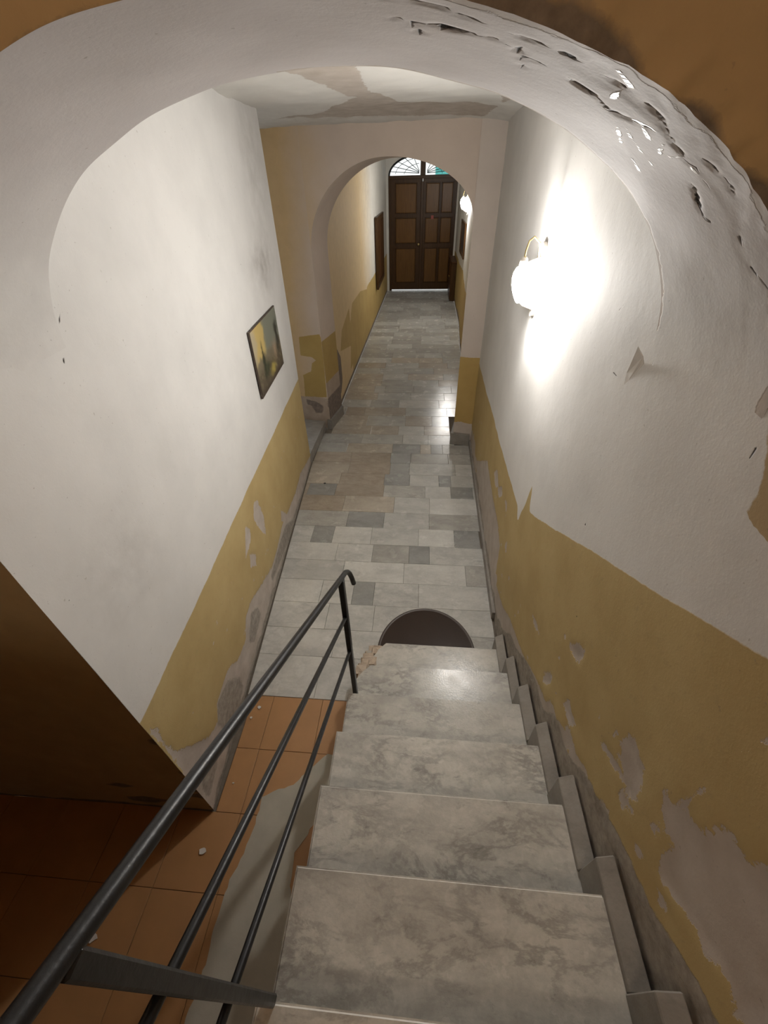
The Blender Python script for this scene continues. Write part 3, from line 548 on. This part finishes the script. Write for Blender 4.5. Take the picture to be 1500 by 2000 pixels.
# ------------------------------------------------------------------ staircase
RISE, GO, NY0, NZ0 = 0.17, 0.2684, 0.0106, 1.19
SLX, SRX = -0.3218, 0.60
def ny(i): return NY0+GO*i
def nz(i): return NZ0-RISE*i
stair = empty('staircase', (0, 1.6, 0), 'worn white marble staircase with open left side running down along the right wall', 'staircase')
def par(o): o.parent = stair; o.matrix_parent_inverse = stair.matrix_world.inverted(); return o
bpy.context.view_layer.update()
for i in range(-4, 7):
    yb, yf = ny(i)-GO-0.012, ny(i); bm = bmesh.new(); t = 0.032
    if i == 6: P = [(SLX+.045, yb), (SRX, yb), (SRX, yf-.015), (SRX-.03, yf), (-0.166, yf), (-0.215, yf-.055), (-0.235, yf-.11), (-.272, yf-.17)]
    elif i == 5: P = [(SLX, yb), (SRX, yb), (SRX, yf), (-0.235, yf), (-.275, yf-.045), (SLX+.02, yf-.075), (SLX, yf-.12)]
    else: P = [(SLX, yb), (SRX, yb), (SRX, yf), (SLX, yf)]
    add_prism(bm, P, nz(i)-t, nz(i))
    bmesh.ops.bevel(bm, geom=[e for e in bm.edges if all(abs(v.co.z-nz(i)) < 1e-6 for v in e.verts)], offset=0.006, segments=3, affect='EDGES')
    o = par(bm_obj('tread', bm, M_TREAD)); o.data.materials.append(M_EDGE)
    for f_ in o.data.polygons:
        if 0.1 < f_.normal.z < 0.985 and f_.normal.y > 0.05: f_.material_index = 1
    bm = bmesh.new(); x0 = SLX+0.018 if i < 5 else (-0.25 if i == 5 else -0.19)
    add_box(bm, ((x0+SRX)/2, yf-0.032, (nz(i+1)+nz(i)-t)/2), (SRX-x0, 0.024, RISE-t-0.002), 0.002); par(bm_obj('riser', bm, M_TREAD))
# solid masonry below the treads
bm = bmesh.new(); P = [(ny(6)-.05, 0.0)]
for i in range(6, -5, -1): P += [(ny(i)-.046, nz(i)-.034), (ny(i-1)-.046, nz(i)-.034)]
P += [(-1.84, P[-1][1]), (-1.84, 0.0)]
add_prism(bm, P, SLX+0.03, 0.60, 'yzx'); par(bm_obj('base', bm, M_MASON))
bm = bmesh.new(); zt = nz(-4); add_box(bm, (0.14, (-1.84+ny(-5))/2, zt+RISE/2), (0.93, abs(-1.84-ny(-5)), RISE), 0.004); par(bm_obj('landing_slab', bm, M_TREAD))
# broken masonry showing at the chipped lower left corner
r3 = random.Random(5)
for cx, cy, cz, sx, sy, sz in [(-.275, 1.50, .075, .08, .10, .15), (-.235, 1.585, .07, .10, .07, .13), (-.295, 1.40, .11, .07, .09, .20), (-.26, 1.48, .150, .09, .07, .05), (-.22, 1.57, .135, .07, .06, .05), (-.295, 1.345, .235, .06, .07, .13), (-.28, 1.29, .28, .06, .07, .06), (-.285, 1.575, .04, .05, .06, .08), (-.29, 1.44, .20, .05, .05, .05)]:
    bm = bmesh.new(); bmesh.ops.create_icosphere(bm, subdivisions=2, radius=0.5)
    for v in bm.verts:
        v.co = Vector((math.copysign(abs(v.co.x*2)**.22/2, v.co.x)*sx, math.copysign(abs(v.co.y*2)**.22/2, v.co.y)*sy, math.copysign(abs(v.co.z*2)**.22/2, v.co.z)*sz))
        v.co += Vector([r3.uniform(-.006, .006) for _ in range(3)])+Vector((cx, cy, max(cz, sz/2+.006)))
    par(bm_obj('broken_brick', bm, M_RUBBLE))
# marble skirting slabs stepping up the wall
for i in range(-3, 7):
    ya, yb = ny(i-1)+0.082, ny(i)+0.082; bm = bmesh.new(); top = nz(i)+0.055; bot = nz(i+1) if i < 6 else 0.0
    xi = 0.566+(0.004 if i % 2 else 0); xo = 0.613; lo = 0.038
    P = [((xi, bot), (xo, bot), (xo, top), (xi, top-lo))]
    va = [bm.verts.new((x, ya, z)) for x, z in P[0]]; vb = [bm.verts.new((x, yb, z)) for x, z in P[0]]
    bm.faces.new(va); bm.faces.new(vb[::-1])
    for q in range(4): bm.faces.new((va[q], vb[q], vb[(q+1) % 4], va[(q+1) % 4]))
    bmesh.ops.bevel(bm, geom=list(bm.edges), offset=.003, segments=1, affect='EDGES')
    o = par(bm_obj('skirting', bm, M_SKIRT))
# low skirting along the floor of the lobby
bm = bmesh.new(); add_prism(bm, [(0.60, 1.99), (0.64, 1.99), (0.668, 4.58), (0.632, 4.58)], 0.0, 0.075); o = bm_obj('baseboard_right', bm, M_SKIRT); o['kind'] = 'structure'

# ------------------------------------------------------------------ iron handrail
hr = empty('stair_handrail', (-0.29, 1.12, 0.34), 'black iron handrail with two lower bars and hooked end beside the stairs', 'handrail')
bpy.context.view_layer.update()
def parh(o): o.parent = hr; o.matrix_parent_inverse = hr.matrix_world.inverted(); return o
RX = -0.29
zt = lambda y: 1.35+(1.14-y)*0.68
bm = bmesh.new(); add_tube(bm, [(RX, -1.3, zt(-1.3)), (RX, 0, zt(0)), (RX, 1.15, zt(1.15)), (RX, 1.205, zt(1.2)-.002), (RX+.004, 1.232, 1.282), (RX+.01, 1.245, 1.257), (RX+.016, 1.25, 1.225), (RX+.022, 1.252, 1.185)], 0.0112, 14); parh(bm_obj('top_rail', bm, M_IRON, smooth=True))
for z0, sl in ((1.12, 0.67), (0.86, 0.615)):
    bm = bmesh.new(); add_tube(bm, [(RX, -1.3, z0+(1.11+1.3)*sl), (RX, 0.3, z0+.81*sl), (RX, 1.12, z0-.01*sl)], 0.0082, 12); parh(bm_obj('lower_rail', bm, M_IRON, smooth=True))
for yy, zb, dw in ((1.118, nz(5), .03), (0.011, nz(0)-.012, .023), (-1.06, nz(-4), .023)):
    bm = bmesh.new(); zz = zt(yy)-.004; add_box(bm, (RX, yy, (zb+zz)/2), (0.024, dw, zz-zb), 0.003); parh(bm_obj('post', bm, M_IRON))

# ------------------------------------------------------------------ doormat
bm = bmesh.new(); N = 48
def half(rx, ry, yb): return [(0.11+rx*math.cos(math.pi*k/N), yb+ry*math.sin(math.pi*k/N)) for k in range(N+1)]
add_prism(bm, half(.345, .385, 1.662), 0.001, 0.010)
mat_o = bm_obj('doormat', bm, M_MAT); tag(mat_o, 'dark brown half-round rubber doormat on the marble floor against the lowest step', 'doormat')
bm = bmesh.new(); o1 = half(.345, .385, 1.662); o2 = half(.325, .365, 1.662)
ra = [bm.verts.new((*p, .009)) for p in o1]; rb = [bm.verts.new((p[0]*.4+q[0]*.6, p[1]*.4+q[1]*.6, .018)) for p, q in zip(o2, o1)]; rc = [bm.verts.new((*p, .0095)) for p in o2]
for i in range(N): bm.faces.new((ra[i], ra[i+1], rb[i+1], rb[i])); bm.faces.new((rb[i], rb[i+1], rc[i+1], rc[i]))
bm_obj('rim', bm, plain('rubber_rim', (0.06, 0.045, 0.037), 0.4), mat_o, smooth=True)

# ------------------------------------------------------------------ wall lamps
def wall_lamp(x, y, z, label, strength):
    t = empty('wall_lamp', (x, y, z), label, 'lamp', 'glowing wall lamps on the right walls')
    bm = bmesh.new(); n = 28                                    # long oval back plate
    P = [(0.085+0.08*math.cos(2*math.pi*k/n), 0.175*math.sin(2*math.pi*k/n)-.01) for k in range(n)]
    add_prism(bm, P, -0.016, 0.004, 'yzx'); bm_obj('back_plate', bm, M_WHITE, t)
    # curved half shade standing on the side towards the far arch
    bm = bmesh.new(); A = []; B = []
    for k in range(13):
        a_ = -1+2*k/12; zz = -.02+.125*a_; w_ = .122*math.sqrt(max(0.02, 1-abs(a_)**2.6))
        row = [(-w_*q/5, .048+.012*math.cos(q/5*1.5), zz) for q in range(6)]
        A.append([bm.verts.new(p) for p in row]); B.append([bm.verts.new((p[0], p[1]+.004, p[2])) for p in row])
    for G, fl_ in ((A, 0), (B, 1)):
        for k in range(12):
            for q in range(5): bm.faces.new((G[k][q], G[k][q+1], G[k+1][q+1], G[k+1][q]))
    for k in range(12): bm.faces.new((A[k][5], A[k+1][5], B[k+1][5], B[k][5]))
    bm_obj('half_shade', bm, M_SHADE, t, True)
    bm = bmesh.new(); add_tube(bm, [(-.012, .07, .02), (-.03, .05, .10), (-.05, -.005, .17), (-.08, .0, .195), (-.105, -.02, .18), (-.116, -.03, .14), (-.118, -.03, .10)], 0.0045, 8); bm_obj('arm', bm, M_BRASS, t, True)
    bm = bmesh.new(); add_lathe(bm, [(.012, .115), (.019, .105), (.02, .075), (.014, .07)], 18, Matrix.Translation((-.118, -.03, 0))); bm_obj('socket', bm, M_WHITE, t, True)
    bm = bmesh.new(); add_lathe(bm, [(.012, .078), (.030, .068), (.041, .045), (.044, .02), (.041, -.01), (.032, -.04), (.021, -.066), (.010, -.085), (.003, -.092)], 24, Matrix.Translation((-.118, -.03, 0)))
    bm_obj('bulb', bm, glow('bulb_glow', (1.0, 0.97, 0.93), strength), t, True)
    return t
wall_lamp(float(XR(2.46))-.006, 2.46, 2.185, 'glowing wall lamp on the white lobby wall above the stairs, nearer of the two', LAMP_ONE)
wall_lamp(float(corr_r(9.8))-.008, 9.8, 2.17, 'small glowing wall lamp in the corridor seen through the far arch', LAMP_TWO)
# unseen fill globe added behind the camera to light the near stairs
t = empty('fill_globe', (-0.25, -1.15, TOP), 'round fill light globe added over the stairs, out of view behind', 'lamp')
bm = bmesh.new(); add_tube(bm, [(0, 0, 0), (0, 0, -.15)], .012, 10); bm_obj('stem', bm, M_BRASS, t)
bm = bmesh.new(); bmesh.ops.create_uvsphere(bm, u_segments=24, v_segments=14, radius=.15); bmesh.ops.translate(bm, vec=(0, 0, -.29), verts=bm.verts); bm_obj('globe', bm, glow('fill_glow', (1.0, 0.87, 0.70), LAMP_FILL), t, True)
bm = bmesh.new(); add_box(bm, ((-3.38-.38)/2, (-1.84-.12)/2, 2.5), (3.0, 1.72, .16)); o = bm_obj('light_block_slab', bm, M_TERRA); o['kind'] = 'structure'  # added unseen slab that blocks the fill light from the space below

# ------------------------------------------------------------------ painting on the left wall
ang = math.atan2(XLk, 1.0)
pic = empty('painting', (float(XL(3.185))+.004, 3.185, 1.60), 'small unframed landscape painting with yellow sky and dark trees on the white left wall', 'painting')
W, Hh, T = 0.745, 0.465, 0.015
bm = bmesh.new(); add_box(bm, (T/2, 0, 0), (T, W, Hh), 0.002); bm_obj('canvas', bm, plain('canvas_edge', (0.06, 0.042, 0.03), 0.7), pic)
nyq, nzq = 90, 60; gy, gz = np.meshgrid(np.linspace(0, 1, nyq), np.linspace(0, 1, nzq), indexing='ij'); a, b = gy.ravel(), gz.ravel(); PQ = np.stack([a, b], -1)
colr = np.zeros((len(a), 3)); n1 = vnoise(PQ, 9); n2 = vnoise(PQ, 26, 8); n3 = vnoise(PQ, 60, 3)
def put(maskv, c): global colr; colr = colr*(1-maskv[:, None])+np.array(c)*maskv[:, None]
sg = lambda v, w=0.02: 1/(1+np.exp(-np.clip(v/w, -30, 30)))
put(np.ones(len(a)), (.20, .20, .16)); put(sg(b-.5+.1*n2), (.17, .18, .14))
put(sg(.40+.05*n1-a)*sg(b-.42+.06*n1), (.50, .37, .13)); put(sg(.10-a+.04*n1)*sg(b-.5), (.42, .36, .24))
put(sg(.52-b+.1*n1), (.16, .13, .085)); put(sg(.35-b+.1*n2), (.085, .06, .035)); put(.6*sg(n2-.4, .1)*sg(.55-b), (.20, .17, .11))
put(sg(.060*(1-(b-.25)/.56)+.012*n3-np.abs(a-.27-.015*n2), .008)*sg(b-.18)*sg(.76-b), (.014, .018, .008)); put(sg(.07+.03*n3-np.hypot(a-.36, (b-.30)*.8)), (.025, .035, .015))
put(sg(.06+.03*n2-np.abs(a-.88+.02*n1), .012)*sg(b-.3)*sg(.8-b), (.018, .018, .010)); put(sg(.055-np.hypot(a-.72, (b-.4)*.5)+.02*n2), (.33, .23, .15))
put(sg(.10-np.hypot((a-.55), (b-.17)*1.2)+.025*n2), (.40, .31, .07)); put(.5*sg(n3-.5, .1)*sg(.45-b), (.10, .12, .05)); put(sg(.07-b), (.05, .032, .02))
me = bpy.data.meshes.new('picture')
V = np.stack([np.full(len(a), T+.0012), (a-.5)*(W-.01), (b-.5)*(Hh-.01)], -1); i, j = np.meshgrid(np.arange(nyq-1), np.arange(nzq-1), indexing='ij'); q = (i*nzq+j).ravel()
me.from_pydata(V.tolist(), [], np.stack([q, q+nzq, q+nzq+1, q+1], -1).tolist())
ca = me.color_attributes.new('pigment', 'FLOAT_COLOR', 'POINT'); ca.data.foreach_set('color', np.concatenate([np.clip(colr, 0, 1), np.ones((len(a), 1))], 1).astype(np.float32).ravel())
mt = NT('oil_paint'); cc = mt.n('ShaderNodeVertexColor', _layer_name='pigment').outputs[0]; mt.bump(mt.noise(90, 4), .001, .5); mt.fin(cc, .4)
link('picture', me, mt.m, pic)
pic.rotation_euler = (0, 0, -ang)

# ------------------------------------------------------------------ entrance door, fanlight, street
door = empty('door_1', (DC, Y_END, 0), 'tall dark brown panelled double door closing the end of the corridor', None, None, 'structure')
bpy.context.view_layer.update()
def pard(o, p=None): 
    o.parent = p or door
    if p is None: o.matrix_parent_inverse = door.matrix_world.inverted()
    return o
YD = Y_END+0.10
def leaf(x0, x1, cols, gap):
    w = x1-x0; bm = bmesh.new(); add_box(bm, ((x0+x1)/2, YD, (gap+DZ-.06)/2), (w-.006, .045, DZ-.06-gap), .004); lf = pard(bm_obj('door_leaf', bm, M_DOORD))
    for cx, cw in cols:
        for z0, z1 in ((.22, 1.02), (1.16, 1.70), (1.82, 2.42)):
            bm = bmesh.new(); add_box(bm, (cx, YD-.022, (z0+z1)/2), (cw, .03, z1-z0), .012, 2); o = bm_obj('door_panel', bm, M_DOOR); o.parent = lf
            # moulding around each panel
            bm = bmesh.new()
            for (mx, mz, sx, sz) in ((cx, z0-.012, cw+.05, .022), (cx, z1+.012, cw+.05, .022), (cx-cw/2-.014, (z0+z1)/2, .022, z1-z0+.04), (cx+cw/2+.014, (z0+z1)/2, .022, z1-z0+.04)): add_box(bm, (mx, YD-.026, mz), (sx, .018, sz), .005)
            o = bm_obj('moulding', bm, M_DOORD); o.parent = lf
    return lf
JX = 0.05
lf1 = leaf(DX0+.05, DC-.0, [(DX0+.05+.40, .52)], 0.028); lf2 = leaf(DC, DX1-.05, [(DC+.26, .32), (DC+.63, .26)], 0.028)
bm = bmesh.new()
for x in (DX0+.03, DX1-.03): add_box(bm, (x, YD, DZ/2), (.06, .09, DZ), .004)
add_box(bm, (DC, YD, DZ-.03), (DX1-DX0, .10, .07), .006); pard(bm_obj('door_frame', bm, M_DOORD))
bm = bmesh.new(); add_box(bm, (DC-.005, YD-.05, 1.25), (.07, .03, 2.42), .006); pard(bm_obj('meeting_stile', bm, M_DOORD))
bm = bmesh.new(); add_lathe(bm, [(.012, 0), (.012, .03), (.032, .04), (.036, .055), (.026, .07), (.01, .075)], 16, Matrix.Translation((DC-.07, YD-.06, 1.13)) @ Matrix.Rotation(math.pi/2, 4, 'X')); pard(bm_obj('door_knob', bm, M_BRASS, smooth=True))
bm = bmesh.new(); add_box(bm, (DC+.27, YD-.042, 1.72), (.07, .006, .08), .001); pard(bm_obj('notice', bm, plain('red_notice', (.32, .06, .04), .5)))
# fanlight above the door
win = empty('window_1', (DC, Y_END, DZ), 'arched fanlight with radiating iron bars above the entrance door', None, None, 'structure')
bpy.context.view_layer.update()
def parw(o): o.parent = win; o.matrix_parent_inverse = win.matrix_world.inverted(); return o
bm = bmesh.new(); add_tube(bm, [(DC+(DA-.02)*math.cos(t), YD, DZ+(FR-.02)*math.sin(t)) for t in np.linspace(0, math.pi, 30)], .022, 8); parw(bm_obj('window_frame', bm, M_IRON))
bm = bmesh.new(); add_box(bm, (DC-.005, YD, DZ+FR/2-.05), (.13, .06, FR-.10), .006); parw(bm_obj('mullion', bm, M_DOORD))
for sgn in (-1, 1):
    for k in range(5):
        t = math.radians(12+15*k); bm = bmesh.new()
        p0 = (DC+sgn*.10, YD-.01, DZ+.04+.012*k); p1 = (DC+sgn*(DA-.03)*math.cos(t), YD-.01, DZ+(FR-.03)*math.sin(t)); add_tube(bm, [p0, p1], .008, 6); parw(bm_obj('bar', bm, M_IRON))
    for rr in (.55, .8):
        bm = bmesh.new(); add_tube(bm, [(DC+sgn*rr*DA*math.cos(t), YD-.012, DZ+rr*FR*math.sin(t)) for t in np.linspace(.1, 1.35, 10)], .006, 6); parw(bm_obj('ring_bar', bm, M_IRON))
bm = bmesh.new(); add_prism(bm, [(DC+(DA-.01)*math.cos(t), DZ+.01+(FR-.02)*math.sin(t)) for t in np.linspace(0, math.pi, 24)], YD+.03, YD+.034, 'xzy'); parw(bm_obj('pane', bm, M_GLASS))
# street outside
bm = bmesh.new(); add_box(bm, (0, 17.6, -.06), (16, 8.2, .1)); tag(bm_obj('street', bm, M_ROAD), kind='structure')
fac = empty('street_building', (0, 20, 0), 'pale building across the street seen through the fanlight over the door', 'building')
bm = bmesh.new(); add_box(bm, (0, .25, 3.0), (12, .5, 6)); bm_obj('facade', bm, M_FAC, fac)
f = empty('shutter', (0, 0, 0)); bpy.data.objects.remove(f)
bm = bmesh.new(); add_box(bm, (1.1, -.03, 2.75), (1.5, .05, 2.2), .01)
for k in range(18): add_box(bm, (1.1, -.07, 1.8+.115*k), (1.36, .03, .07), .004)
bm_obj('window_shutter', bm, M_TEAL, fac)

# ------------------------------------------------------------------ corridor furnishings
def framed(name, label, cat, x, y0, y1, z0, z1, side, mat, matf, depth=.03, fw=.05):
    t = empty(name, (x, (y0+y1)/2, (z0+z1)/2), label, cat); sg_ = -side
    hw, hh = (y1-y0)/2, (z1-z0)/2
    for (cy, cz, sy, sz) in ((0, hh-fw/2, 2*hw, fw), (0, -hh+fw/2, 2*hw, fw), (-hw+fw/2, 0, fw, 2*hh-2*fw), (hw-fw/2, 0, fw, 2*hh-2*fw)):
        bm = bmesh.new(); add_box(bm, (sg_*depth/2, cy, cz), (depth, sy, sz), .003); bm_obj('frame', bm, matf, t)
    return t, hw, hh
t, hw, hh = framed('wooden_shutter', 'brown wooden shutter closing an opening in the left corridor wall near the door', 'shutter', float(corr_l(11.4))+.002, 10.5, 12.2, .58, 1.93, -1, M_SHUT, M_DOORD, .05, .09)
for k in (-1, 1):
    bm = bmesh.new(); add_box(bm, (.018, k*hw*.46, 0), (.03, hw*.86, 2*hh-.2), .006); bm_obj('shutter_leaf', bm, M_SHUT, t)
t, hw, hh = framed('notice_board', 'dark framed board hanging on the right corridor wall below the far lamp', 'notice board', float(corr_r(10.6))-.004, 10.05, 11.2, 1.22, 1.83, 1, M_DOORD, M_DOORD)
bm = bmesh.new(); add_box(bm, (-.008, 0, 0), (.012, 2*hw-.09, 2*hh-.09), .001); bm_obj('board', bm, plain('board_face', (.05, .04, .035), .35), t)
t = empty('cabinet', (float(corr_r(12.5))-.075, 12.55, 0), 'low dark wooden cabinet against the right corridor wall beside the door', 'cabinet')
bm = bmesh.new(); add_box(bm, (.01, 0, .43), (.12, 1.0, .86), .006); bm_obj('body', bm, M_DOORD, t)
bm = bmesh.new(); add_box(bm, (.005, 0, .875), (.135, 1.05, .03), .005); bm_obj('top', bm, M_SHUT, t)
for k in (-1, 1):
    bm = bmesh.new(); add_box(bm, (-.055, k*.245, .43), (.016, .46, .76), .005); d_ = bm_obj('cabinet_door', bm, M_SHUT, t)
    bm = bmesh.new(); bmesh.ops.create_uvsphere(bm, u_segments=10, v_segments=6, radius=.014); bmesh.ops.translate(bm, vec=(-.075, k*.05, .5), verts=bm.verts); bm_obj('knob', bm, M_BRASS, d_)

# ------------------------------------------------------------------ fallen plaster flakes on the terracotta
rr = random.Random(9)
for (x, y, sz), lab in zip([(-1.011, .472, .022), (-1.382, .137, .026), (-.95, 1.207, .013), (-.981, 1.14, .010), (-.964, .779, .006), (-1.50, .104, .014)],
    ['white plaster flake lying on the terracotta below the wall corner', 'pale plaster flake at the shadow edge on the terracotta', 'small white plaster flake near the marble edge of the terracotta', 'tiny white plaster flake, just nearer than the one by the marble edge',
     'tiny plaster crumb on the terracotta midway between corner and marble', 'dim plaster flake in the dark beside the near handrail post']):
    bm = bmesh.new(); n = 9; P = [(sz*rr.uniform(.65, 1.1)*math.cos(2*math.pi*k/n), sz*rr.uniform(.5, .9)*math.sin(2*math.pi*k/n)) for k in range(n)]
    add_prism(bm, P, .0, .004)
    for v in bm.verts: v.co.z += rr.uniform(0, .002)
    o = bm_obj('plaster_chip', bm, M_FLAKE); o.location = (x, y, .0016); tag(o, lab, 'plaster flake', 'fallen plaster flakes on the terracotta')
